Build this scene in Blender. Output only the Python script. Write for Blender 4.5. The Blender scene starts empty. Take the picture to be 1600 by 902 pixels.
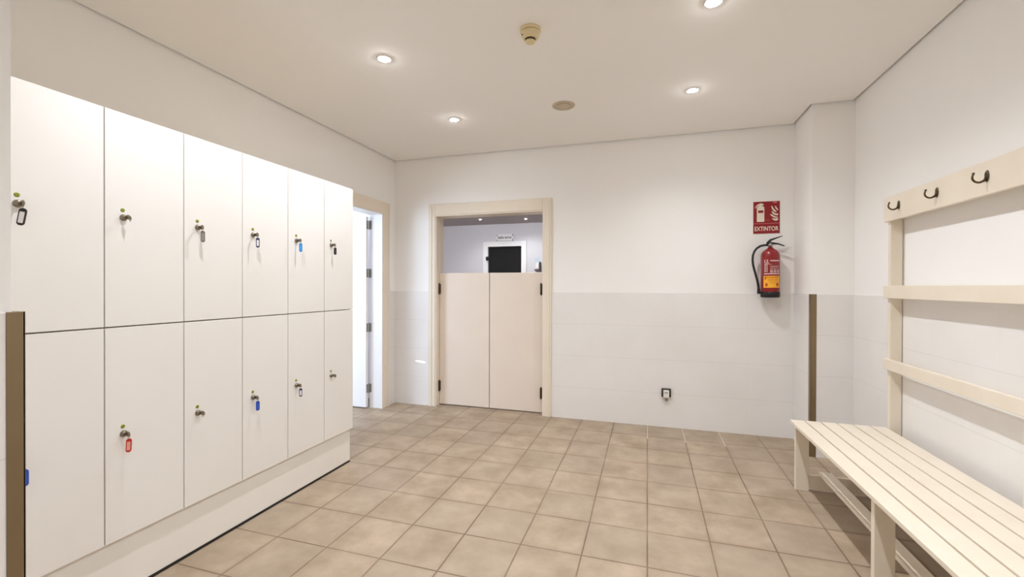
import bpy, bmesh, math, random
from mathutils import Vector, Matrix
random.seed(7)
PI = math.pi
SC = bpy.context.scene
COL = SC.collection

# ------------------------------------------------------------------ helpers
class MB:
    """collects shapes, links them as one mesh object"""
    def __init__(self):
        self.bm = bmesh.new()

    def box(self, x0, y0, z0, x1, y1, z1, bev=0.0, seg=2):
        r = bmesh.ops.create_cube(self.bm, size=1.0)
        vs = r['verts']
        for v in vs:
            v.co = Vector(((x0 + x1) / 2 + v.co.x * (x1 - x0),
                           (y0 + y1) / 2 + v.co.y * (y1 - y0),
                           (z0 + z1) / 2 + v.co.z * (z1 - z0)))
        if bev > 0:
            es = set()
            for v in vs:
                es.update(v.link_edges)
            bmesh.ops.bevel(self.bm, geom=list(es), offset=bev, segments=seg, profile=0.5, affect='EDGES')
        return self

    def prism(self, pts, z0, z1):
        """polygon pts (x,y) extruded z0..z1"""
        lo = [self.bm.verts.new((p[0], p[1], z0)) for p in pts]
        hi = [self.bm.verts.new((p[0], p[1], z1)) for p in pts]
        n = len(pts)
        self.bm.faces.new(list(reversed(lo)))
        self.bm.faces.new(hi)
        for i in range(n):
            self.bm.faces.new((lo[i], lo[(i + 1) % n], hi[(i + 1) % n], hi[i]))
        return self

    def prism_y(self, pts, y0, y1):
        """polygon pts (x,z) extruded along y"""
        lo = [self.bm.verts.new((p[0], y0, p[1])) for p in pts]
        hi = [self.bm.verts.new((p[0], y1, p[1])) for p in pts]
        n = len(pts)
        self.bm.faces.new(lo)
        self.bm.faces.new(list(reversed(hi)))
        for i in range(n):
            self.bm.faces.new((hi[i], hi[(i + 1) % n], lo[(i + 1) % n], lo[i]))
        return self

    def lathe(self, prof, cx=0, cy=0, cz=0, n=40, axis='z', smooth=True):
        rings = []
        for (r, z) in prof:
            ring = []
            if r < 1e-6:
                ring = [self.bm.verts.new(self._ax(0, 0, z, axis, cx, cy, cz))]
            else:
                for k in range(n):
                    a = 2 * PI * k / n
                    ring.append(self.bm.verts.new(self._ax(r * math.cos(a), r * math.sin(a), z, axis, cx, cy, cz)))
            rings.append(ring)
        fs = []
        for a, b in zip(rings, rings[1:]):
            for k in range(n):
                k2 = (k + 1) % n
                if len(a) == 1 and len(b) == 1:
                    continue
                if len(a) == 1:
                    fs.append(self.bm.faces.new((a[0], b[k], b[k2])))
                elif len(b) == 1:
                    fs.append(self.bm.faces.new((a[k], b[0], a[k2])))
                else:
                    fs.append(self.bm.faces.new((a[k], b[k], b[k2], a[k2])))
        if smooth:
            for f in fs:
                f.smooth = True
        return self

    @staticmethod
    def _ax(x, y, z, axis, cx, cy, cz):
        if axis == 'z':
            return (cx + x, cy + y, cz + z)
        if axis == 'x':
            return (cx + z, cy + x, cz + y)
        return (cx + x, cy + z, cz + y)

    def tube(self, pts, r, n=12, cap=True, closed=False):
        pts = [Vector(p) for p in pts]
        m = len(pts)
        rs = r if isinstance(r, (list, tuple)) else [r] * m
        rings = []
        up = None
        for i, p in enumerate(pts):
            if closed:
                t = (pts[(i + 1) % m] - pts[i - 1]).normalized()
            elif i == 0:
                t = (pts[1] - p).normalized()
            elif i == m - 1:
                t = (p - pts[i - 1]).normalized()
            else:
                t = ((pts[i + 1] - p).normalized() + (p - pts[i - 1]).normalized()).normalized()
            if up is None:
                up = Vector((0, 0, 1)) if abs(t.z) < .9 else Vector((1, 0, 0))
            u = (up - t * up.dot(t)).normalized()
            w = t.cross(u)
            up = u
            rings.append([self.bm.verts.new(p + (u * math.cos(2 * PI * k / n) + w * math.sin(2 * PI * k / n)) * rs[i]) for k in range(n)])
        pairs = list(zip(rings, rings[1:]))
        if closed:
            pairs.append((rings[-1], rings[0]))
        for a, b in pairs:
            for k in range(n):
                f = self.bm.faces.new((a[k], a[(k + 1) % n], b[(k + 1) % n], b[k]))
                f.smooth = True
        if cap and not closed:
            self.bm.faces.new(list(reversed(rings[0])))
            self.bm.faces.new(rings[-1])
        return self

    def ring(self, c, R, r, ax1, ax2, n=20, m=8):
        c = Vector(c); a1 = Vector(ax1); a2 = Vector(ax2)
        return self.tube([c + a1 * R * math.cos(2 * PI * k / n) + a2 * R * math.sin(2 * PI * k / n) for k in range(n)], r, n=m, closed=True)

    def build(self, name, mat, parent=None, loc=(0, 0, 0), rot=None):
        bmesh.ops.recalc_face_normals(self.bm, faces=self.bm.faces[:])
        me = bpy.data.meshes.new(name)
        self.bm.to_mesh(me)
        self.bm.free()
        o = bpy.data.objects.new(name, me)
        COL.objects.link(o)
        if mat is not None:
            me.materials.append(mat)
        o.location = loc
        if rot:
            o.rotation_euler = rot
        if parent is not None:
            o.parent = parent
        return o


def tag(o, label=None, cat=None, group=None, kind=None):
    if label: o['label'] = label
    if cat: o['category'] = cat
    if group: o['group'] = group
    if kind: o['kind'] = kind
    return o


def empty(name, loc, label, cat, group=None, rz=0):
    o = bpy.data.objects.new(name, None)
    COL.objects.link(o)
    o.location = loc
    o.rotation_euler = (0, 0, rz)
    o.empty_display_size = .05
    return tag(o, label, cat, group)


def copy_tree(o, parent=None):
    kids = [c for c in bpy.data.objects if c.parent == o]
    c = o.copy()
    COL.objects.link(c)
    if parent is not None:
        c.parent = parent
    for k in kids:
        copy_tree(k, c)
    return c


def S(r, g, b):
    """sRGB 0-255 -> linear rgba"""
    def f(c):
        c /= 255.0
        return c / 12.92 if c <= .04045 else ((c + .055) / 1.055) ** 2.4
    return (f(r), f(g), f(b), 1.0)


def mat(name, col, rough=.5, metal=0.0, emit=None, estr=0.0, spec=None, coat=0.0):
    m = bpy.data.materials.new(name)
    m.use_nodes = True
    b = m.node_tree.nodes['Principled BSDF']
    b.inputs['Base Color'].default_value = col
    b.inputs['Roughness'].default_value = rough
    b.inputs['Metallic'].default_value = metal
    if spec is not None:
        b.inputs['Specular IOR Level'].default_value = spec
    if coat:
        b.inputs['Coat Weight'].default_value = coat
        b.inputs['Coat Roughness'].default_value = .08
    if emit:
        b.inputs['Emission Color'].default_value = emit
        b.inputs['Emission Strength'].default_value = estr
    return m


class NG:
    """small wrapper to write node graphs"""
    def __init__(self, m):
        self.t = m.node_tree
        self.b = self.t.nodes['Principled BSDF']
        self.n = self.t.nodes

    def new(self, kind, **kw):
        nd = self.n.new(kind)
        for k, v in kw.items():
            setattr(nd, k, v)
        return nd

    def math(self, op, a, b=None, c=None):
        nd = self.new('ShaderNodeMath', operation=op)
        for i, v in enumerate((a, b, c)):
            if v is None: continue
            if isinstance(v, (int, float)):
                nd.inputs[i].default_value = v
            else:
                self.t.links.new(v, nd.inputs[i])
        return nd.outputs[0]

    def mix(self, fac, a, b):
        nd = self.new('ShaderNodeMix', data_type='RGBA')
        for sock, v in ((nd.inputs['Factor'], fac), (nd.inputs[6], a), (nd.inputs[7], b)):
            if isinstance(v, (int, float)):
                sock.default_value = v
            elif isinstance(v, tuple):
                sock.default_value = v
            else:
                self.t.links.new(v, sock)
        return nd.outputs[2]

    def ramp(self, fac, p0, p1, c0=(0, 0, 0, 1), c1=(1, 1, 1, 1)):
        nd = self.new('ShaderNodeValToRGB')
        e = nd.color_ramp.elements
        e[0].position = p0; e[1].position = p1
        e[0].color = c0; e[1].color = c1
        self.t.links.new(fac, nd.inputs[0])
        return nd.outputs[0]

    def noise(self, scale, detail=4, rough=.55, vec=None):
        nd = self.new('ShaderNodeTexNoise')
        nd.inputs['Scale'].default_value = scale
        nd.inputs['Detail'].default_value = detail
        nd.inputs['Roughness'].default_value = rough
        if vec is not None:
            self.t.links.new(vec, nd.inputs['Vector'])
        return nd.outputs[0]

    def link(self, a, name):
        self.t.links.new(a, self.b.inputs[name])

    def bump(self, h, strength, dist):
        nd = self.new('ShaderNodeBump')
        nd.inputs['Strength'].default_value = strength
        nd.inputs['Distance'].default_value = dist
        self.t.links.new(h, nd.inputs['Height'])
        self.link(nd.outputs[0], 'Normal')


def grain(m, base, dark, scale=3.0, amt=.5, bump=0.0):
    """faint unevenness on a painted surface"""
    g = NG(m)
    pos = g.new('ShaderNodeNewGeometry').outputs['Position']
    n = g.noise(scale, 5, .6, pos)
    f = g.ramp(n, .35, .7)
    k = g.math('MULTIPLY', f, amt)
    g.link(g.mix(k, base, dark), 'Base Color')
    if bump:
        n2 = g.noise(180, 3, .6, pos)
        g.bump(n2, bump, .001)
    return m

# ------------------------------------------------------------------ measurements
CAMH = 1.30
XL, YB, XR = -2.701, 4.310, 1.477
ZC, ZW = 2.696, 1.2447
XP, YP = 1.2007, 3.8895
NX, NY = -1.300, 0.582            # end of the near left wall
ROOF = 2.80

# ------------------------------------------------------------------ materials
M = {}
M['plaster'] = grain(mat('wall_plaster', S(236, 235, 233), .75), S(244, 243, 241), S(240, 238, 235), 1.6, .5, .04)
M['ceil'] = grain(mat('ceiling_paint', S(242, 240, 238), .85), S(246, 244, 241), S(243, 240, 236), 1.0, .5)
M['roof'] = mat('roof_slab', S(120, 112, 104), .9)

def tile_wall():
    m = mat('white_wall_tile', S(226, 222, 217), .16)
    g = NG(m)
    pos = g.new('ShaderNodeNewGeometry').outputs['Position']
    sep = g.new('ShaderNodeSeparateXYZ')
    g.t.links.new(pos, sep.inputs[0])
    x, y, z = sep.outputs
    zz = g.math('FRACT', g.math('DIVIDE', g.math('ADD', z, 10.0 * .3112), .3112))
    jz = g.math('LESS_THAN', g.math('ABSOLUTE', g.math('SUBTRACT', g.math('FRACT', g.math('ADD', zz, .5)), .5)), .0055)
    s = g.math('ADD', x, y)
    ss = g.math('FRACT', g.math('DIVIDE', g.math('ADD', s, 12.1), .605))
    js = g.math('LESS_THAN', g.math('ABSOLUTE', g.math('SUBTRACT', ss, .5)), .0022)
    j = g.math('MAXIMUM', jz, g.math('MULTIPLY', js, .25))
    n = g.ramp(g.noise(2.2, 5, .6, pos), .3, .7, S(235, 233, 231), S(230, 227, 224))
    g.link(g.mix(g.math('MULTIPLY', j, .20), n, S(170, 160, 150)), 'Base Color')
    g.link(g.math('ADD', .17, g.math('MULTIPLY', g.noise(7, 3, .5, pos), .10)), 'Roughness')
    wav = g.noise(3.5, 2, .5, pos)
    g.bump(g.math('SUBTRACT', g.math('MULTIPLY', wav, .6), g.math('MULTIPLY', j, .25)), .12, .004)
    return m
M['tile'] = tile_wall()

def floor_mat():
    m = mat('floor_tile', S(190, 170, 148), .42)
    g = NG(m)
    pos = g.new('ShaderNodeNewGeometry').outputs['Position']
    sep = g.new('ShaderNodeSeparateXYZ')
    g.t.links.new(pos, sep.inputs[0])
    x, y, z = sep.outputs
    wob = g.math('MULTIPLY', g.math('SUBTRACT', g.noise(1.3, 2, .5, pos), .5), .012)
    u = g.math('DIVIDE', g.math('ADD', g.math('ADD', x, wob), 30.5 - .004), .305)
    v = g.math('DIVIDE', g.math('ADD', g.math('ADD', y, wob), 31.25 - 2.125), .3125)
    fu = g.math('ABSOLUTE', g.math('SUBTRACT', g.math('FRACT', g.math('ADD', u, .5)), .5))
    fv = g.math('ABSOLUTE', g.math('SUBTRACT', g.math('FRACT', g.math('ADD', v, .5)), .5))
    d = g.math('MINIMUM', fu, fv)
    joint = g.ramp(d, .006, .016, (1, 1, 1, 1), (0, 0, 0, 1))
    soil = g.ramp(d, .0, .085, (1, 1, 1, 1), (0, 0, 0, 1))
    cu = g.math('FLOOR', u); cv = g.math('FLOOR', v)
    cmb = g.new('ShaderNodeCombineXYZ')
    g.t.links.new(cu, cmb.inputs[0]); g.t.links.new(cv, cmb.inputs[1])
    wn = g.new('ShaderNodeTexWhiteNoise', noise_dimensions='2D')
    g.t.links.new(cmb.outputs[0], wn.inputs['Vector'])
    tint = wn.outputs['Value']
    n1 = g.noise(4.2, 6, .62, pos)
    n2 = g.noise(38, 4, .6, pos)
    base = g.mix(g.ramp(n1, .32, .68), S(181, 162, 140), S(152, 133, 111))
    base = g.mix(g.math('MULTIPLY', tint, .40), base, S(155, 141, 123))
    base = g.mix(g.math('MULTIPLY', g.ramp(n2, .55, .75), .18), base, S(150, 130, 110))
    base = g.mix(g.math('MULTIPLY', g.math('MULTIPLY', soil, g.ramp(g.noise(2.3, 4, .6, pos), .42, .66)), .45), base, S(140, 118, 97))
    gv = g.ramp(g.noise(1.7, 3, .55, pos), .35, .62)
    base = g.mix(g.math('MULTIPLY', joint, g.math('ADD', .5, g.math('MULTIPLY', gv, .5))), base, S(104, 84, 66))
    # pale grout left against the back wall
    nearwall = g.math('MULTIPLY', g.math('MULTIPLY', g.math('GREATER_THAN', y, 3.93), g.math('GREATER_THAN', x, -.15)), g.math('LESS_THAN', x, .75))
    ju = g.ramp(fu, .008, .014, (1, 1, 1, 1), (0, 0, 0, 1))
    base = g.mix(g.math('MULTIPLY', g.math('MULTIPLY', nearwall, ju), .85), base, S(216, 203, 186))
    g.link(base, 'Base Color')
    g.link(g.math('ADD', .46, g.math('MULTIPLY', n1, .22)), 'Roughness')
    g.b.inputs['Specular IOR Level'].default_value = .35
    g.bump(g.math('SUBTRACT', g.math('MULTIPLY', n2, .15), g.math('MULTIPLY', joint, 1.0)), .35, .0025)
    return m
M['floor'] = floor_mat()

M['locker'] = grain(mat('white_locker_laminate', S(236, 233, 227), .38), S(233, 230, 225), S(229, 225, 218), 2.0, .5)
M['carcass'] = mat('locker_carcass_board', S(206, 190, 166), .6)
M['plinth'] = grain(mat('white_plinth_board', S(234, 230, 223), .45), S(235, 231, 224), S(231, 226, 218), 2.5, .5)
M['black'] = mat('black_rubber', S(24, 22, 20), .55)
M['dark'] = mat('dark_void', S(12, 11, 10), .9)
M['cream'] = grain(mat('cream_door_paint', S(236, 226, 215), .4), S(231, 218, 205), S(226, 212, 197), 3.0, .6)
M['casing'] = grain(mat('cream_casing_paint', S(232, 222, 206), .42), S(233, 223, 207), S(228, 216, 198), 4.0, .6)
M['whitedoor'] = mat('white_door_paint', S(240, 238, 238), .4)
M['bench'] = grain(mat('cream_bench_paint', S(230, 220, 202), .42), S(231, 221, 204), S(224, 211, 190), 6.0, .6)
M['guard'] = mat('bronze_corner_guard', S(142, 124, 96), .4, .75)
M['chrome'] = mat('brushed_steel', S(176, 170, 160), .28, 1.0)
M['keymetal'] = mat('key_metal', S(140, 130, 115), .3, 1.0)
M['hook'] = mat('antique_hook_metal', S(96, 82, 64), .34, .9)
M['hinge'] = mat('dark_bronze_hinge', S(84, 70, 54), .4, .8)
M['steelhinge'] = mat('steel_hinge', S(150, 149, 142), .35, .35)
M['dot'] = mat('green_indicator', S(128, 140, 28), .45)
M['red'] = mat('extinguisher_red', S(138, 12, 18), .3, 0, coat=.4)
M['signred'] = mat('sign_red', S(142, 16, 24), .4)
M['signwhite'] = mat('sign_photoluminescent_white', S(232, 222, 205), .5)
M['signpink'] = mat('sign_faint_print', S(196, 110, 108), .5)
M['yellow'] = mat('label_yellow', S(247, 178, 40), .45)
M['labelred'] = mat('label_red_print', S(178, 70, 24), .5)
M['labelwhite'] = mat('label_white_print', S(222, 196, 192), .5)
M['detector'] = mat('aged_cream_plastic', S(224, 209, 166), .5)
M['detgap'] = mat('detector_gap', S(60, 40, 16), .7)
M['speaker'] = mat('beige_grille', S(196, 182, 160), .7)
M['lamptrim'] = mat('white_lamp_trim', S(232, 230, 226), .35)
M['lampinner'] = mat('lamp_reflector', S(120, 118, 114), .4, .5)
M['bulb'] = mat('lamp_bulb', (1, 1, 1, 1), .4, 0, (.97, .98, 1.0, 1), 250.0)
M['whiteplastic'] = mat('white_plastic', S(228, 226, 220), .4)
M['bracket'] = mat('dark_bracket', S(70, 62, 54), .4, .6)
M['tagblue'] = mat('tag_blue', S(36, 76, 178), .4)
M['tagnavy'] = mat('tag_navy', S(44, 46, 104), .4)
M['tagsky'] = mat('tag_light_blue', S(40, 136, 212), .4)
M['tagred'] = mat('tag_red', S(196, 32, 34), .4)
M['taggrey'] = mat('tag_grey', S(122, 114, 108), .4)
M['tagblack'] = mat('tag_black', S(28, 26, 26), .4)
M['tagpaper'] = mat('tag_paper', S(238, 234, 232), .5)
M['paperblue'] = mat('tag_blue_paper', S(50, 92, 200), .5)
M['papersky'] = mat('tag_sky_paper', S(70, 160, 226), .5)
M['papergrey'] = mat('tag_grey_paper', S(150, 142, 134), .5)
M['paperpink'] = mat('tag_pink_paper', S(232, 170, 150), .5)
M['paperblack'] = mat('tag_black_paper', S(44, 42, 42), .5)
M['hallwall'] = mat('hall_wall_paint', S(206, 205, 208), .7)
M['hallceil'] = mat('hall_ceiling_paint', S(176, 168, 168), .8)
M['halltrim'] = mat('hall_white_trim', S(226, 226, 224), .5)
M['ink'] = mat('dark_ink', S(70, 44, 58), .6)
M['notice'] = mat('pale_blue_notice', S(186, 200, 208), .6)
M['dayroom'] = mat('bright_room_paint', S(244, 242, 244), .7)

# ------------------------------------------------------------------ setting
def struct(mb, name, m, parent=None):
    o = mb.build(name, m, parent)
    if parent is None:
        o['kind'] = 'structure'
    return o

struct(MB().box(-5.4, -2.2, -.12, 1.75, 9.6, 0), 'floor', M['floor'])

# ceiling panel stops 2 cm short of the walls: a dark shadow gap runs round it
g = .016
cp = [(NX + g, -2.0), (XR - g, -2.0), (XR - g, YP - g), (XP - g, YP - g), (XP - g, YB - g), (XL + g, YB - g), (XL + g, NY + g), (NX + g, NY + g)]
struct(MB().prism(cp, ZC, ZC + .03), 'ceiling', M['ceil'])
struct(MB().box(-2.86, -2.15, ROOF, 1.64, 4.48, ROOF + .1), 'ceiling_slab', M['roof'])

# left wall with its doorway
DY0, DY1, DZ = 3.25, 4.065, 2.078
w = struct(MB().box(XL - .14, NY, 0, XL, DY0, ROOF).box(XL - .14, DY1, 0, XL, YB, ROOF).box(XL - .14, DY0, DZ, XL, DY1, ROOF), 'wall_left', M['plaster'])
MB().box(XL, 4.19, 0, XL + .006, YB, ZW, .001).build('tile_wainscot', M['tile'], w)
# back wall with its doorway
OX0, OX1, OZ = -2.198, -.985, 2.072
w = struct(MB().box(XL - .14, YB, 0, OX0, YB + .16, ROOF).box(OX1, YB, 0, 1.62, YB + .16, ROOF).box(OX0, YB, OZ, OX1, YB + .16, ROOF), 'wall_back', M['plaster'])
MB().box(XL, YB - .006, 0, -2.272, YB, ZW, .001).box(-.913, YB - .006, 0, XP, YB, ZW, .001).build('tile_wainscot', M['tile'], w)
# boxed pillar in the right corner
w = struct(MB().box(XP, YP, 0, 1.62, YB - .001, ROOF), 'wall_back_right', M['plaster'])
MB().box(XP, YP - .006, 0, XR, YP, ZW, .001).box(XP - .006, YP - .006, 0, XP, YB - .006, ZW, .001).build('tile_wainscot', M['tile'], w)
# right wall
w = struct(MB().box(XR, -2.1, 0, XR + .14, YP - .001, ROOF), 'wall_right', M['plaster'])
MB().box(XR - .006, -2.0, 0, XR, YP - .006, ZW, .001).build('tile_wainscot', M['tile'], w)
# near left wall that hides the start of the lockers
w = struct(MB().box(XL - .14, -2.1, 0, NX, NY, ROOF), 'wall_front_left', M['plaster'])
MB().box(NX, -2.0, 0, NX + .008, NY - .011, ZW - .002, .001).box(-2.0, NY, 0, NX + .008, NY + .013, ZW - .002).build('tile_wainscot', M['tile'], w)
struct(MB().box(NX, -2.1, 0, XR, -2.0, ROOF), 'wall_front', M['plaster'])

# metal corner guards
gd = MB()
gd.box(NX + .008, .570, .0, NX + .0105, .5995, ZW - .001, .0008)
gd.box(NX - .03, .5965, .0, NX + .0105, .5995, ZW - .001)
struct(gd, 'trim_1', M['guard'])
gd = MB()
gd.box(XP - .0085, YP - .0085, .004, XP + .032, YP - .006, ZW + .003, .0008)
gd.box(XP - .0085, YP - .0085, .004, XP - .006, YP + .03, ZW + .003)
struct(gd, 'trim_2', M['guard'])

# ------------------------------------------------------------------ double half-height doors (door_1)
d1 = struct(MB()
            .box(-2.272, YB - .020, 0, OX0 + .004, YB, 2.187, .004)
            .box(OX1 - .020, YB - .020, 0, -.913, YB, 2.187, .004)
            .box(OX0 + .004, YB - .020, OZ - .004, OX1 - .020, YB, 2.187, .003)
            .box(-2.254, YB - .026, 0, -2.232, YB - .018, 2.169, .003)
            .box(-.953, YB - .026, 0, -.931, YB - .018, 2.169, .003), 'door_1', M['casing'])
MB().box(OX0, YB - .012, 0, OX0 + .016, YB + .165, OZ).box(OX1 - .016, YB - .012, 0, OX1, YB + .165, OZ).box(OX0 + .016, YB - .012, OZ - .016, OX1 - .016, YB + .165, OZ).build('jamb', M['casing'], d1)
lf1 = MB().box(-2.178, 4.375, .014, -1.602, 4.410, 1.446, .003).build('leaf', M['cream'], d1)
lf2 = MB().box(-1.594, 4.375, .014, -1.010, 4.410, 1.446, .003).build('leaf', M['cream'], d1)
for lf, hx, sgn in ((lf1, -2.176, 1), (lf2, -1.035, -1)):
    for hz in (1.275, .215):
        h = MB()
        h.box(hx - .010, 4.360, hz - .052, hx + .012, 4.3745, hz + .052, .002)
        h.lathe([(0, -.062), (.007, -.060), (.009, -.054), (.009, .054), (.007, .060), (0, .062)], hx + .001, 4.356, hz, 14)
        for q in (-.02, .02):
            h.lathe([(.0095, q - .002), (.0102, q), (.0095, q + .002)], hx + .001, 4.356, hz, 14)
        h.build('hinge', M['hinge'], lf)

# ------------------------------------------------------------------ left doorway with white leaf swung open (door_2)
d2 = struct(MB()
            .box(XL, DY1 - .004, 0, XL + .018, 4.188, 2.198, .004)
            .box(XL, 3.13, 0, XL + .018, DY0 + .004, 2.198, .004)
            .box(XL, DY0 + .004, DZ - .004, XL + .018, DY1 - .004, 2.198, .003)
            .box(XL + .016, 4.150, 0, XL + .024, 4.172, 2.18, .003), 'door_2', M['casing'])
MB().box(XL - .145, DY1 - .014, 0, XL + .010, DY1, DZ).box(XL - .145, DY0, 0, XL + .010, DY0 + .014, DZ).box(XL - .145, DY0 + .014, DZ - .014, XL + .010, DY1 - .014, DZ).build('jamb', M['whitedoor'], d2)
LX = XL - .150
leaf = MB().box(LX - .79, 3.996, .012, LX, 4.034, 2.040, .003).build('leaf', M['whitedoor'], d2)
for hz in (1.955, 1.44, .86, .21):
    h = MB()
    h.box(LX - .002, 4.002, hz - .045, LX + .0025, 4.033, hz + .045, .001)
    h.box(LX + .0055, 4.0475, hz - .045, LX + .030, 4.0505, hz + .045, .001)
    h.lathe([(0, -.052), (.004, -.050), (.0055, -.046), (.0055, .046), (.004, .050), (0, .052)], LX + .006, 4.041, hz, 12)
    h.build('hinge', M['steelhinge'], leaf)

# bright day-lit room behind that doorway
struct(MB().box(-5.3, 1.70, 0, -5.2, 4.46, 2.6), 'wall_side_room_left', M['dayroom'])
struct(MB().box(-5.2, 4.40, 0, XL - .145, 4.46, 2.6), 'wall_side_room_back', M['dayroom'])
struct(MB().box(-5.2, 1.70, 0, XL - .145, 1.78, 2.6), 'wall_side_room_front', M['dayroom'])
struct(MB().box(-5.3, 1.70, 2.6, XL - .145, 4.46, 2.7), 'ceiling_side_room', M['dayroom'])

# ------------------------------------------------------------------ hall seen over the half doors
HY = 8.0
HZ = 2.50
hx0, hx1, hzt = -2.95, -2.28, 2.068
struct(MB().box(-4.4, HY, 0, hx0, HY + .12, HZ + .1).box(hx1, HY, 0, .7, HY + .12, HZ + .1).box(hx0, HY, hzt, hx1, HY + .12, HZ + .1), 'wall_hall_back', M['hallwall'])
struct(MB().box(-4.5, 4.47, 0, -4.4, HY + .12, HZ + .1), 'wall_hall_left', M['hallwall'])
struct(MB().box(.6, 4.47, 0, .7, HY, HZ + .1), 'wall_hall_right', M['hallwall'])
struct(MB().box(-4.4, 4.471, HZ, .6, HY, HZ + .08), 'ceiling_hall', M['hallceil'])
struct(MB().box(-4.4, 4.470, 2.10, OX0 - .05, 4.476, HZ), 'wall_hall_front', M['hallwall'])
# dark room behind the hall doorway
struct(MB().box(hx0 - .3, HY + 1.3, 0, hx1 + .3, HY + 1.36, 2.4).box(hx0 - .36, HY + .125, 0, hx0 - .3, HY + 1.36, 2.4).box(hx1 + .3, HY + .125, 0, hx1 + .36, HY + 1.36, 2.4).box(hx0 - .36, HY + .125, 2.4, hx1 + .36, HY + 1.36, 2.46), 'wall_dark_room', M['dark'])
d3 = struct(MB().box(hx0 - .10, HY - .02, 0, hx0, HY, 2.165, .004).box(hx1, HY - .02, 0, hx1 + .10, HY, 2.165, .004).box(hx0, HY - .02, hzt, hx1, HY, 2.165, .003), 'door_3', M['halltrim'])
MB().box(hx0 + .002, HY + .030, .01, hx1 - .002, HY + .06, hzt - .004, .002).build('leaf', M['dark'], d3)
kn = MB()
kn.box(hx0 - .035, HY - .032, 1.80, hx0 + .02, HY - .020, 1.88, .003)
kn.lathe([(0, -.05), (.016, -.048), (.02, -.03), (.012, -.015), (.012, 0)], hx0 - .012, HY - .03, 1.84, 18, axis='y')
kn.build('latch', M['black'], d3)

def text_mesh(body, size, extrude, bold=0.0, name='lettering', spacing=1.0):
    cu = bpy.data.curves.new(name, 'FONT')
    cu.body = body
    cu.size = size
    cu.extrude = extrude
    cu.offset = bold
    cu.align_x = 'CENTER'
    cu.align_y = 'CENTER'
    cu.space_character = spacing
    to = bpy.data.objects.new(name, cu)
    COL.objects.link(to)
    bpy.context.view_layer.update()
    dg = bpy.context.evaluated_depsgraph_get()
    me = bpy.data.meshes.new_from_object(to.evaluated_get(dg))
    bpy.data.objects.remove(to)
    bpy.data.curves.remove(cu)
    return me

def text_part(body, size, m, parent, loc, width=None, height=None, bold=0.0, rot=(PI / 2, 0, 0), name='lettering'):
    me = text_mesh(body, size, .0006, bold, name)
    xs = [v.co.x for v in me.vertices]; ys = [v.co.y for v in me.vertices]
    sx = width / (max(xs) - min(xs)) if width else 1
    sy = height / (max(ys) - min(ys)) if height else 1
    cx = (max(xs) + min(xs)) / 2; cy = (max(ys) + min(ys)) / 2
    for v in me.vertices:
        v.co.x = (v.co.x - cx) * sx
        v.co.y = (v.co.y - cy) * sy
    me.materials.clear()
    me.materials.append(m)
    o = bpy.data.objects.new(name, me)
    COL.objects.link(o)
    o.parent = parent
    o.location = loc
    o.rotation_euler = rot
    return o

# sign over the hall doorway
sg = empty('wall_sign', (-2.61, HY, 2.235), 'small white wall sign with dark lettering over the black hall doorway', 'sign')
MB().box(-.175, -.012, -.068, .175, -.001, .068, .003).build('plate', M['halltrim'], sg)
fr = MB()
for sx in (-1, 1):
    for sz in (-1, 1):
        fr.tube([(sx * .168, -.0135, sz * .060), (sx * .150, -.0135, sz * .048), (sx * .158, -.0135, sz * .030)], .006, 8)
fr.tube([(-.14, -.0135, -.058), (.14, -.0135, -.058)], .0022, 8)
fr.build('border', M['ink'], sg)
text_part('baño turco', .08, M['ink'], sg, (0, -.0128, .008), width=.27, height=.052, bold=.002)
# dispenser and paper by the hall doorway
ds = empty('soap_dispenser', (-1.955, HY, 1.68), 'white wall dispenser with a dark bracket right of the black hall doorway', 'dispenser')
MB().box(-.03, -.07, -.055, .03, .0005, .07, .012, 3).build('body', M['whiteplastic'], ds)
MB().box(.031, -.055, -.06, .052, -.001, .085, .003).box(-.05, -.10, -.085, .052, -.001, -.058, .004).build('bracket', M['bracket'], ds)
nt = MB().box(-2.02, HY - .004, 1.76, -1.93, HY - .001, 1.845).build('paper_notice', M['notice'])
tag(nt, 'pale blue paper notice on the hall wall above the dispenser', 'notice')

# ------------------------------------------------------------------ ceiling lights
def make_light():
    root = empty('ceiling_light', (0, 0, 0), 'x', 'ceiling light', 'recessed ceiling spotlights')
    MB().lathe([(.0335, .0), (.034, -.003), (.039, -.006), (.044, -.004), (.046, 0)], n=36).build('trim_ring', M['lamptrim'], root)
    MB().lathe([(.0335, -.0005), (.0335, -.003), (.0270, -.003), (.0270, -.0005)], n=36).build('reflector', M['lampinner'], root)
    MB().lathe([(.0270, -.001), (.0255, -.006), (.019, -.011), (.009, -.0135), (0, -.014)], n=28).build('bulb', M['bulb'], root)
    return root

LAMP_W = 47.0
LAMP_COL = (.96, 1.005, 1.07)
def lamp(loc, w=LAMP_W, col=LAMP_COL, size=145, blend=1.0, r=.03):
    l = bpy.data.lights.new('spot_lamp', 'SPOT')
    l.energy = w
    l.color = col
    l.spot_size = math.radians(size)
    l.spot_blend = blend
    l.shadow_soft_size = r
    o = bpy.data.objects.new('spot_lamp', l)
    COL.objects.link(o)
    o.location = loc
    return o

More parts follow.
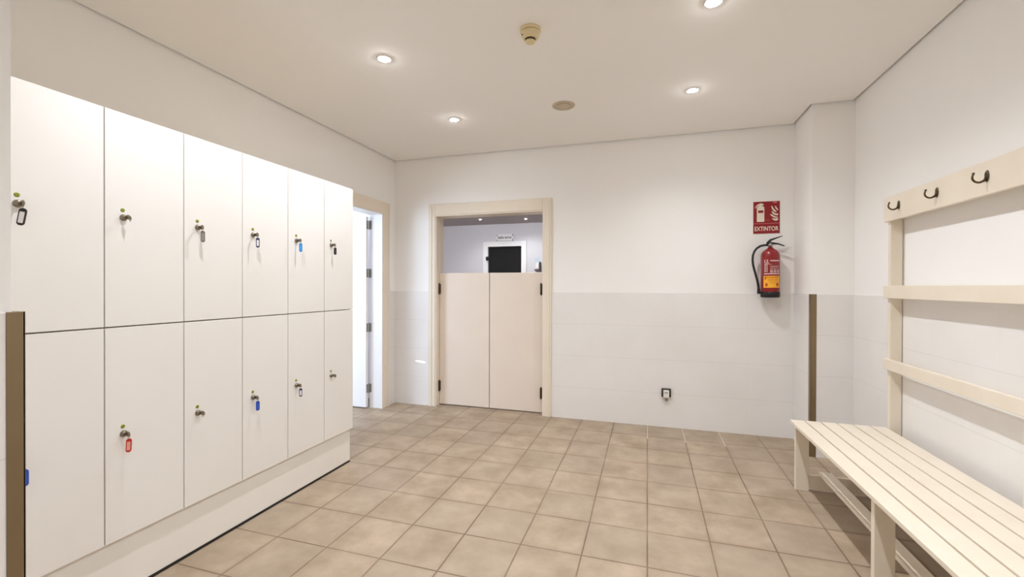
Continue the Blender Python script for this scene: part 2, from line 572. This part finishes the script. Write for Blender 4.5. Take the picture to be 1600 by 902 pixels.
L0 = make_light()
lights = [(-1.545, 2.345, ZC, 'round recessed ceiling spotlight above the lockers, left of the smoke detector'),
          (-1.547, 3.368, ZC, 'small recessed ceiling spotlight near the left end of the back wall'),
          (.300, 3.352, ZC, 'recessed ceiling spotlight right of the flat round beige ceiling disc'),
          (.303, 2.345, ZC, 'recessed ceiling spotlight cut by the top edge, right of the smoke detector'),
          (-2.86, 7.34, HZ, 'tiny lit ceiling spotlight in the hall beyond the half doors, left one'),
          (-2.06, 7.50, HZ, 'tiny lit ceiling spotlight in the hall beyond the half doors, right one')]
for i, (x, y, z, lb) in enumerate(lights):
    o = L0 if i == 0 else copy_tree(L0)
    o.location = (x, y, z)
    o['label'] = lb
    if z == ZC:
        lamp((x, y, z - .03), LAMP_W * ((.58 if x < 0 else .76) if y > 3 else 1.0))
    else:
        lamp((x, y, z - .03), 24, (.95, .96, 1.0))
        o.scale = (.55, .55, .55)
# the same row of spots goes on behind the camera
for (x, y) in ((.30, 1.33), (-1.545, 1.33), (.30, .30), (.30, -.75)):
    lamp((x, y, ZC - .03), LAMP_W)

# ------------------------------------------------------------------ smoke detector, ceiling disc
sd = empty('smoke_detector', (-.612, 2.310, ZC), 'cream conical smoke detector on the ceiling', 'smoke detector')
MB().lathe([(0, 0), (.054, 0), (.056, -.003), (.056, -.013), (.0545, -.0155), (.046, -.0155)], n=44).build('base', M['detector'], sd)
MB().lathe([(.0460, -.0155), (.0465, -.0175), (.0510, -.0185), (.0505, -.030), (.0465, -.044), (.0415, -.051), (.033, -.055), (0, -.055)], n=44).build('housing', M['detector'], sd)
MB().lathe([(.0295, -.055), (.0255, -.0635), (0, -.062)], n=36).build('sensor_slot', M['detgap'], sd)
MB().lathe([(.0, -.0635), (.0270, -.0635), (.0280, -.067), (.0255, -.073), (.016, -.077), (0, -.078)], n=36).build('cap', M['detector'], sd)
led = MB().lathe([(0, -.004), (.003, -.003), (.004, 0)], n=10)
led.build('indicator', M['detgap'], sd, (-.036, -.034, -.040))

cs = empty('ceiling_disc', (-.622, 3.353, ZC), 'flat round beige ventilation disc in the ceiling', 'vent')
MB().lathe([(.062, -.001), (.064, -.006), (.080, -.008), (.087, -.003), (.088, 0)], n=48).build('rim', M['speaker'], cs)
MB().lathe([(0, -.012), (.030, -.011), (.052, -.007), (.056, -.003), (.050, -.001)], n=40).build('centre_plate', M['speaker'], cs)

# ------------------------------------------------------------------ lockers
XK = -2.083
YS = [.891, 1.2035, 1.520, 1.8325, 2.146, 2.459, 2.762]
ZT0, ZS0, ZB0 = 2.0176, 1.1298, .2476
pl = empty('locker_plinth', (-2.38, 1.67, 0), 'long white plinth board under the row of lockers', 'plinth')
pl_b = MB().box(-.27, -1.07, .013, .276, 1.085, ZB0 - .001, .0015).build('board', M['plinth'], pl)
MB().box(-.27, -1.07, 0, .279, 1.080, .013).build('floor_seal', M['black'], pl)

lock_bm = lambda: (MB().lathe([(0, 0), (.0135, 0), (.0135, .004), (.0115, .006), (.0108, .0105), (.0095, .012), (0, .0122)], n=22, axis='x')
                   .box(.0118, -.0012, -.006, .0128, .0012, .006))
def make_locker():
    root = empty('locker', (0, 0, 0), 'x', 'locker', 'white lockers along the left wall')
    return root

names = ['first', 'second', 'third', 'fourth', 'fifth', 'sixth']
ord_up = ['holding the black-framed key tag, half behind the near wall', 'holding a key without a tag', 'holding the grey key tag', 'holding the blue-framed white key tag', 'holding the solid light blue key tag', 'holding the black key tag']
ord_lo = ['beside the bronze corner guard, with a blue tag', 'holding the red-framed key tag', 'holding a bent key without a tag', 'holding the solid dark blue key tag', 'holding the navy-framed key tag', 'holding a small key, at the far end']
locks = []
lock_mesh = None
for c in range(6):
    y0, y1 = YS[c], YS[c + 1]
    for tier in (1, 0):
        z0, z1 = (ZS0, ZT0) if tier else (ZB0, ZS0)
        yl = y0 + (.066 if c else .058)
        zl = 1.583 if tier else .684
        root = make_locker()
        root.location = (XK, (y0 + y1) / 2, z0)
        root['label'] = ('white upper locker %s' % ord_up[c]) if tier else ('white lower locker %s' % ord_lo[c])
        hw = (y1 - y0) / 2
        hh = z1 - z0
        MB().box(-.60, -hw + .0006, .0006, -.020, hw - .0006, hh - .0006).build('body', M['carcass'], root)
        dr = MB().box(-.0185, -hw + .0022, .0028, 0, hw - .0022, hh - (.0028 if not tier else .001), .0012).build('door', M['locker'], root)
        lk = lock_bm().build('lock', M['keymetal'], dr, (0, yl - (y0 + y1) / 2, zl - z0))
        MB().lathe([(0, 0), (.0080, 0), (.0078, .001), (.0065, .0016), (0, .0016)], n=18, axis='x').build('indicator', M['dot'], dr, (0, yl - (y0 + y1) / 2 - .002, zl + .0305 - z0))
        locks.append((c, tier, yl, zl))

# keys and tags
def key_mesh(bent=0.0):
    k = MB()
    k.box(.0, -.0011, -.0035, .008, .0011, .0035, .0005)                      # neck out of the lock
    k.lathe([(0, -.0012), (.0105, -.0012), (.0115, 0), (.0105, .0012), (0, .0012)], .0165, 0, 0, 22, axis='y')
    return k

def make_tag(frame, paper, tilt, yaw, L=.054, W=.024, label='', c=0):
    root = empty('key_tag', (0, 0, 0), label, 'key tag', 'key tags hanging from the locker locks')
    key_mesh().build('key', M['keymetal'], root)
    MB().ring((.021, 0, -.010), .0095, .0009, (0, .35, .94), (.94, -.33, .1), 22, 6).build('key_ring', M['keymetal'], root)
    # tag hangs from the ring
    piv = (.021, 0, -.0175)
    n = 8
    out = []
    r = W / 2 * .85
    def rr(hw, top, bot, rad):
        pts = []
        for (cx, cz, a0) in ((hw - rad, bot + rad, -PI / 2), (hw - rad, top - rad, 0), (-hw + rad, top - rad, PI / 2), (-hw + rad, bot + rad, PI)):
            for k in range(n + 1):
                a = a0 + PI / 2 * k / n
                pts.append((cx + rad * math.cos(a), cz + rad * math.sin(a)))
        return pts
    tg = MB().prism_y(rr(W / 2, 0, -L, W / 2 * .96), -.0022, .0022)
    t = tg.build('tag', M[frame], root, piv, (0, tilt, yaw))
    MB().prism_y(rr(W / 2 - .0036, -.0125, -L + .0085, .002), -.0027, .0027).build('label_window', M[paper], t)
    return root

# direction from the locker fronts towards the room's far right: tags turn to face it
TAGS = {
    (0, 1): ('tagblack', 'tagpaper', .16, .62, .060, .021, 'black-framed white key tag hanging from the nearest upper locker'),
    (2, 1): ('taggrey', 'papergrey', 0, .75, .055, .0175, 'grey key tag hanging from an upper locker'),
    (3, 1): ('tagnavy', 'tagpaper', 0, .75, .054, .018, 'blue-framed white key tag hanging from an upper locker'),
    (4, 1): ('tagsky', 'papersky', 0, .80, .054, .018, 'solid light blue key tag hanging from an upper locker'),
    (5, 1): ('tagblack', 'paperblack', 0, .85, .050, .0175, 'small solid black key tag on the farthest upper locker'),
    (0, 0): ('tagblue', 'paperblue', 0, .85, .060, .022, 'dark blue key tag half hidden behind the left corner guard'),
    (1, 0): ('tagred', 'paperpink', .04, .72, .056, .0185, 'red-framed key tag hanging from a lower locker'),
    (3, 0): ('tagblue', 'paperblue', 0, .75, .053, .018, 'solid dark blue key tag hanging from a lower locker, left of the navy-framed tag'),
    (4, 0): ('tagnavy', 'tagpaper', 0, .80, .051, .017, 'navy-framed white key tag hanging from a lower locker'),
}
KEYS = {(1, 1): 'bare metal key in the upper locker left of the grey tag',
        (2, 0): 'bent metal key sticking out of the lower locker right of the red tag',
        (5, 0): 'small metal key in the farthest lower locker'}
for (c, tier, yl, zl) in locks:
    loc = (XK + .0127, yl, zl)
    if (c, tier) in TAGS:
        fr_, pa, ti, ya, L, W, lb = TAGS[(c, tier)]
        t = make_tag(fr_, pa, ti, ya, L, W, lb)
        t.location = loc
    else:
        k = key_mesh()
        k.ring((.019, 0, -.007), .010, .001, (0, .5, .87), (.87, -.4, .2), 18, 6)
        o = k.build('locker_key', M['keymetal'], None, loc, (.5 if c == 1 else .15, 0, .2))
        tag(o, KEYS[(c, tier)], 'key', 'keys left in the lockers')

# ------------------------------------------------------------------ bench with backrest and hooks
bn = empty('bench', (1.15, 2.2, 0), 'long cream slatted bench with a tall hook backrest along the right wall', 'bench')
BX, BY = 1.15, 2.2
def bpart(mb, name, m=None, parent=None):
    o = mb.build(name, m or M['bench'], parent or bn)
    if parent is None:
        o.location = (-BX, -BY, 0)
    return o
ZSEAT, TS = .440, .021
BYE, BYN = 3.262, 1.13
for k in range(6):
    x0 = .890 + .0878 * k
    bpart(MB().box(x0, BYN, ZSEAT - TS, x0 + .0778, BYE, ZSEAT, .0025), 'seat_slat')
FR = (3.222, 2.203, 1.184)
for fy in FR:
    bpart(MB().box(.912, fy, 0, .986, fy + .030, ZSEAT - TS - .0005, .002), 'leg')
    bpart(MB().box(1.409, fy, 0, 1.468, fy + .030, 1.838, .002), 'post')
    bpart(MB().box(.9865, fy + .004, ZSEAT - TS - .07, 1.4085, fy + .026, ZSEAT - TS - .0005, .002), 'seat_bearer')
    bpart(MB().box(.9865, fy + .004, .012, 1.4085, fy + .026, .104, .002), 'foot_rail')
for x0 in (1.046, 1.235):
    bpart(MB().box(x0, BYN + .03, .1045, x0 + .074, BYE - .012, .1245, .002), 'shelf_slat')
bpart(MB().box(1.387, BYN, 1.699, 1.4085, BYE - .004, 1.847, .003), 'hook_board')
bpart(MB().box(1.387, BYN, 1.236, 1.4085, BYE - .004, 1.311, .002), 'back_rail')
bpart(MB().box(1.387, BYN, .802, 1.4085, BYE - .004, .866, .002), 'back_rail')

def make_hook(y, z):
    h = MB()
    # oval plate against the board
    n = 24
    pts_in = []
    for (sx, off) in ((0, 0.0), (1, .003), (.8, .0045)):
        pass
    rings = []
    for (sc, xx) in ((1, 0), (1, -.0025), (.82, -.0045), (0.0, -.0052)):
        if sc == 0:
            rings.append([h.bm.verts.new((xx, 0, 0))])
        else:
            rings.append([h.bm.verts.new((xx, .0125 * sc * math.cos(2 * PI * k / n), .025 * sc * math.sin(2 * PI * k / n))) for k in range(n)])
    for a, b in zip(rings, rings[1:]):
        for k in range(n):
            k2 = (k + 1) % n
            if len(b) == 1:
                f = h.bm.faces.new((a[k], b[0], a[k2]))
            else:
                f = h.bm.faces.new((a[k], b[k], b[k2], a[k2]))
            f.smooth = True
    for q in (-.012, .012):
        h.lathe([(0, -.0072), (.0026, -.0066), (.0034, -.0044)], 0, 0, q + .004, 10, axis='x')
    o = h.build('coat_hook', M['hook'], bn)
    o.location = (1.3868 - BX, y - BY, z)
    a = MB()
    pts, rs = [], []
    R = .022
    pts.append((-.004, 0, -.010)); rs.append(.0060)
    pts.append((-.010, 0, -.019)); rs.append(.0055)
    for k in range(11):
        t = math.radians(-80 - 125 * k / 10)
        pts.append((-.028 + R * math.cos(t) * 1.05, 0, -.004 + R * math.sin(t)))
        rs.append(.0046 - .0008 * k / 10)
    pts.append((-.0475, 0, .0125)); rs.append(.0042)
    a.tube(pts, rs, 10)
    a.lathe([(0, -.0055), (.004, -.004), (.0055, 0), (.004, .004), (0, .0055)], -.047, 0, .013, 12)
    a.build('arm', M['hook'], o)
    return o
for hy in (3.085, 2.735, 2.395, 2.055, 1.715, 1.375):
    make_hook(hy, 1.778)

# ------------------------------------------------------------------ fire extinguisher
EX, EY = .998, 4.221
ex = empty('fire_extinguisher', (EX, EY, 1.213), 'red fire extinguisher with a black hose hung on the back wall', 'fire extinguisher')
R = .0715
MB().lathe([(0, .030), (R - .002, .030), (R, .034), (R, .352), (R - .003, .372), (R - .011, .390), (R - .028, .405), (.026, .415), (.020, .424), (0, .424)], n=56).build('cylinder', M['red'], ex)
MB().lathe([(0, 0), (R - .006, 0), (R + .001, .006), (R + .002, .046), (R - .001, .050), (R - .006, .050)], n=56).build('base_ring', M['black'], ex)
MB().lathe([(0, .424), (.017, .424), (.017, .440), (.021, .442), (.021, .452), (.012, .456), (.012, .468), (0, .468)], n=24).build('valve', M['chrome'], ex)
hd = MB()
hd.prism_y([(-.030, .452), (.006, .452), (.060, .449), (.104, .433), (.107, .438), (.062, .459), (.010, .470), (-.012, .480), (-.028, .468)], -.010, .010)
hd.build('carry_handle', M['black'], ex)
lv = MB()
lv.prism_y([(-.028, .470), (-.016, .468), (.012, .484), (.088, .517), (.090, .524), (.018, .502), (-.002, .496)], -.009, .009)
lv.build('lever', M['black'], ex)
hose = [(-.012, 0, .446), (-.045, -.004, .446), (-.078, -.006, .438), (-.104, -.006, .420), (-.122, -.006, .394), (-.133, -.006, .360), (-.136, -.006, .322), (-.132, -.006, .280), (-.122, -.006, .235), (-.110, -.006, .190), (-.099, -.006, .145), (-.091, -.006, .100), (-.087, -.006, .052)]
MB().tube(hose, [.009] * 10 + [.0095, .010, .0085], 14).build('hose', M['black'], ex)
MB().lathe([(.0085, -.02), (.0125, -.018), (.0125, .012), (.010, .016)], -.0875, -.006, .060, 16).box(-.098, -.016, .030, -.0600, .010, .050, .003).build('hose_clip', M['black'], ex)
MB().box(-.030, R - .004, .20, .030, R + .0165, .40, .003).box(-.018, .020, .398, .018, R + .0165, .412, .003).build('wall_bracket', M['black'], ex)

def wrap(x0, x1, z0, z1, r, n=18):
    """patch wrapped on the cylinder front; x0..x1 across the front as seen, -1..1"""
    b = MB()
    a0, a1 = math.asin(x0), math.asin(x1)
    off = .10     # turned a little towards the room's left
    rows = []
    for k in range(n + 1):
        a = a0 + (a1 - a0) * k / n
        rows.append([b.bm.verts.new((rr * math.sin(a), -rr * math.cos(a), z)) for (rr, z) in ((r, z0), (r, z1), (r - .0006, z1), (r - .0006, z0))])
    for p, q in zip(rows, rows[1:]):
        for i in range(4):
            f = b.bm.faces.new((p[i], q[i], q[(i + 1) % 4], p[(i + 1) % 4]))
    b.bm.faces.new(rows[0]); b.bm.faces.new(list(reversed(rows[-1])))
    return b
def merge(parts, name, m, parent):
    big = MB()
    for p in parts:
        me = bpy.data.meshes.new('tmp')
        p.bm.to_mesh(me)
        big.bm.from_mesh(me)
        p.bm.free()
        bpy.data.meshes.remove(me)
    return big.build(name, m, parent)
# yellow instruction label
yl_ = wrap(-.82, .80, .083, .182, R + .0009).build('instruction_label', M['yellow'], ex)
merge([wrap(-.62, .60, .166, .172, R + .0014), wrap(-.72, -.62, .150, .175, R + .0014), wrap(-.50, .62, .150, .1535, R + .0014), wrap(-.45, .55, .138, .1405, R + .0014),
       wrap(-.30, .35, .121, .1235, R + .0014), wrap(-.66, -.52, .093, .122, R + .0014), wrap(-.52, -.44, .100, .114, R + .0014), wrap(.42, .66, .096, .124, R + .0014)], 'label_print', M['labelred'], yl_)
# white printing on the red body
pr = [wrap(-.22, .80, .305, .314, R + .0012), wrap(-.78, .80, .196, .2035, R + .0012), wrap(-.75, -.30, .288, .2915, R + .0012), wrap(-.75, -.05, .2785, .281, R + .0012),
      wrap(-.25, .72, .262, .2645, R + .0012), wrap(-.20, .60, .2535, .2555, R + .0012), wrap(-.25, .74, .240, .2430, R + .0012)]
for k in range(5):       # upright column of marks on the left
    z = .216 + k * .0145
    pr.append(wrap(-.74, -.50, z, z + .003, R + .0012)); pr.append(wrap(-.74, -.66, z, z + .010, R + .0012)); pr.append(wrap(-.56, -.48, z + .003, z + .010, R + .0012))
pr.append(wrap(-.76, -.70, .296, .318, R + .0012)); pr.append(wrap(-.64, -.40, .296, .300, R + .0012)); pr.append(wrap(-.64, -.40, .314, .318, R + .0012)); pr.append(wrap(-.52, -.46, .296, .318, R + .0012))
for x in (-.22, .14, .50):  # three square class marks
    pr += [wrap(x, x + .24, .2085, .2115, R + .0012), wrap(x, x + .24, .229, .232, R + .0012), wrap(x, x + .06, .2085, .232, R + .0012), wrap(x + .18, x + .24, .2085, .232, R + .0012), wrap(x + .06, x + .18, .218, .222, R + .0012)]
merge(pr, 'body_print', M['labelwhite'], ex)

# ------------------------------------------------------------------ EXTINTOR sign
sn = empty('extinguisher_sign', (.9875, YB, 1.9075), 'red and white EXTINTOR sign above the fire extinguisher', 'sign')
SW, SH = .1025, .1395
MB().box(-SW, -.004, -SH, SW, -.0006, SH, .001).build('plate', M['signpink'], sn)
MB().box(-SW + .0008, -.0048, -.0497, SW - .0008, -.004, SH - .0008).build('symbol_panel', M['signred'], sn)
MB().box(-SW + .0008, -.0048, -SH + .0008, SW - .0008, -.004, -.0555).build('word_panel', M['signred'], sn)
def px(u, v):      # sign layout read off a drawing 595 wide and 755 high
    return (-SW + 2 * SW * u / 595.0, SH - 2 * SH * v / 755.0)
pic = MB()
body = [(80, 470), (80, 150), (88, 128), (105, 112), (128, 104), (128, 92), (104, 100), (82, 112), (66, 130), (50, 158), (38, 152), (54, 112), (82, 76), (110, 58), (142, 46), (170, 38), (205, 50), (235, 66), (230, 86), (200, 86), (200, 104), (222, 112), (240, 128), (248, 150), (248, 470), (240, 478), (88, 478)]
pic.prism_y([px(*p) for p in body], -.0056, -.0048)
pic.build('extinguisher_symbol', M['signwhite'], sn)
MB().prism_y([px(*p) for p in [(108, 208), (226, 208), (226, 268), (108, 268)]], -.0060, -.0056).build('symbol_band', M['signred'], sn)
fl = MB()
tongues = [[(398, 112), (424, 118), (450, 168), (488, 212), (520, 244), (516, 262), (484, 254), (446, 226), (420, 180)],
           [(482, 114), (504, 122), (526, 160), (552, 196), (556, 218), (536, 216), (508, 186), (490, 150)],
           [(410, 232), (438, 246), (478, 282), (520, 300), (552, 294), (560, 320), (540, 338), (500, 334), (456, 312), (424, 276)],
           [(372, 306), (410, 306), (456, 340), (500, 366), (548, 372), (550, 388), (512, 396), (462, 384), (412, 350)],
           [(416, 398), (450, 408), (500, 416), (548, 404), (556, 424), (550, 450), (510, 462), (466, 452), (436, 428)]]
for t in tongues:
    fl.prism_y([px(*p) for p in t], -.0056, -.0048)
fl.build('flame_symbol', M['signwhite'], sn)
for rows in (((425, 14, 540, 22), (440, 22, 530, 34), (460, 34, 525, 47)), ((262, 440, 372, 448),)):
    sm = MB()
    for (a, b, c, d) in rows:
        p, q = px(a, b), px(c, d)
        sm.box(p[0], -.0054, q[1], q[0], -.0048, p[1])
    sm.build('small_print', M['signpink'], sn)
text_part('EXTINTOR', .05, M['signwhite'], sn, (.0005, -.0053, -.0975), width=.184, height=.038, bold=.0008)

# ------------------------------------------------------------------ small fitting low on the back wall
wf = empty('wall_fitting', (.169, YB - .006, .322), 'small fitting with a dark bracket low on the back wall', 'socket')
MB().box(-.041, -.030, .030, .041, 0, .041, .003).box(-.041, -.030, -.036, -.026, 0, .030, .003).box(.026, -.030, -.036, .041, 0, .030, .003).build('bracket', M['bracket'], wf)
MB().box(-.0255, -.044, -.040, .0255, 0, .0295, .006, 3).build('body', M['whiteplastic'], wf)
MB().box(-.014, -.0455, .006, .014, -.0442, .011).build('slot', M['bracket'], wf)
MB().lathe([(0, -.070), (.012, -.069), (.016, -.062), (.016, -.040)], 0, -.024, 0, 20).build('nozzle', M['chrome'], wf)

# ------------------------------------------------------------------ daylight, hall fill, world
def area(loc, target, sx, sy, w, col):
    l = bpy.data.lights.new('daylight_or_fill', 'AREA')
    l.shape = 'RECTANGLE'
    l.size, l.size_y = sx, sy
    l.energy = w
    l.color = col
    o = bpy.data.objects.new('daylight_or_fill', l)
    COL.objects.link(o)
    o.location = loc
    d = Vector(target) - Vector(loc)
    o.rotation_euler = d.to_track_quat('-Z', 'Y').to_euler()
    return o
area((-4.6, 2.0, 1.5), (-3.0, 4.0, 1.2), 1.2, 1.6, 60, (.64, .80, 1.0))
area((-2.6, 4.62, 2.3), (-2.4, 7.6, 1.6), 1.6, .3, 42, (.93, .94, 1.0))  # added fill lamp that brightens the hall

# narrow spot lamp added in the side room to throw a streak on the tiles
streak_lamp = lamp((-4.35, 1.98, .95), 800, (1, .98, .95), 2.0, .5, .004)
streak_lamp.rotation_euler = (Vector((-2.375, YB - .006, .475)) - Vector((-4.35, 1.98, .95))).to_track_quat('-Z', 'Y').to_euler()
streak_lamp.scale = (1, .2, 1)

wd = bpy.data.worlds.new('World')
wd.use_nodes = True
wd.node_tree.nodes['Background'].inputs[0].default_value = (.85, .9, 1, 1)
wd.node_tree.nodes['Background'].inputs[1].default_value = .4
SC.world = wd

# ------------------------------------------------------------------ camera
f, pitch, yaw, roll = 686.3966, math.radians(.2459), math.radians(17.1322), math.radians(.1385)
fwd = Vector((-math.sin(yaw) * math.cos(pitch), math.cos(yaw) * math.cos(pitch), -math.sin(pitch)))
r = Vector((math.cos(yaw), math.sin(yaw), 0))
u = r.cross(fwd)
r2 = r * math.cos(roll) + u * math.sin(roll)
u2 = -r * math.sin(roll) + u * math.cos(roll)
cam = bpy.data.cameras.new('camera')
cam.sensor_width = 36
cam.lens = 36 * f / 1600
cam.clip_start = .05
co = bpy.data.objects.new('camera', cam)
COL.objects.link(co)
mw = Matrix.Identity(4)
for i in range(3):
    mw[i][0] = r2[i]; mw[i][1] = u2[i]; mw[i][2] = -fwd[i]
mw[0][3], mw[1][3], mw[2][3] = 0, 0, CAMH
co.matrix_world = mw
SC.camera = co

vs = SC.view_settings
SC.display_settings.display_device = 'sRGB'
vs.view_transform = 'Standard'
vs.look = 'None'
vs.gamma = 1
vs.use_curve_mapping = False
vs.exposure = 0.26
SC.cycles.max_bounces = 12
SC.cycles.diffuse_bounces = 8
SC.cycles.use_denoising = True
SC.cycles.sample_clamp_indirect = 6
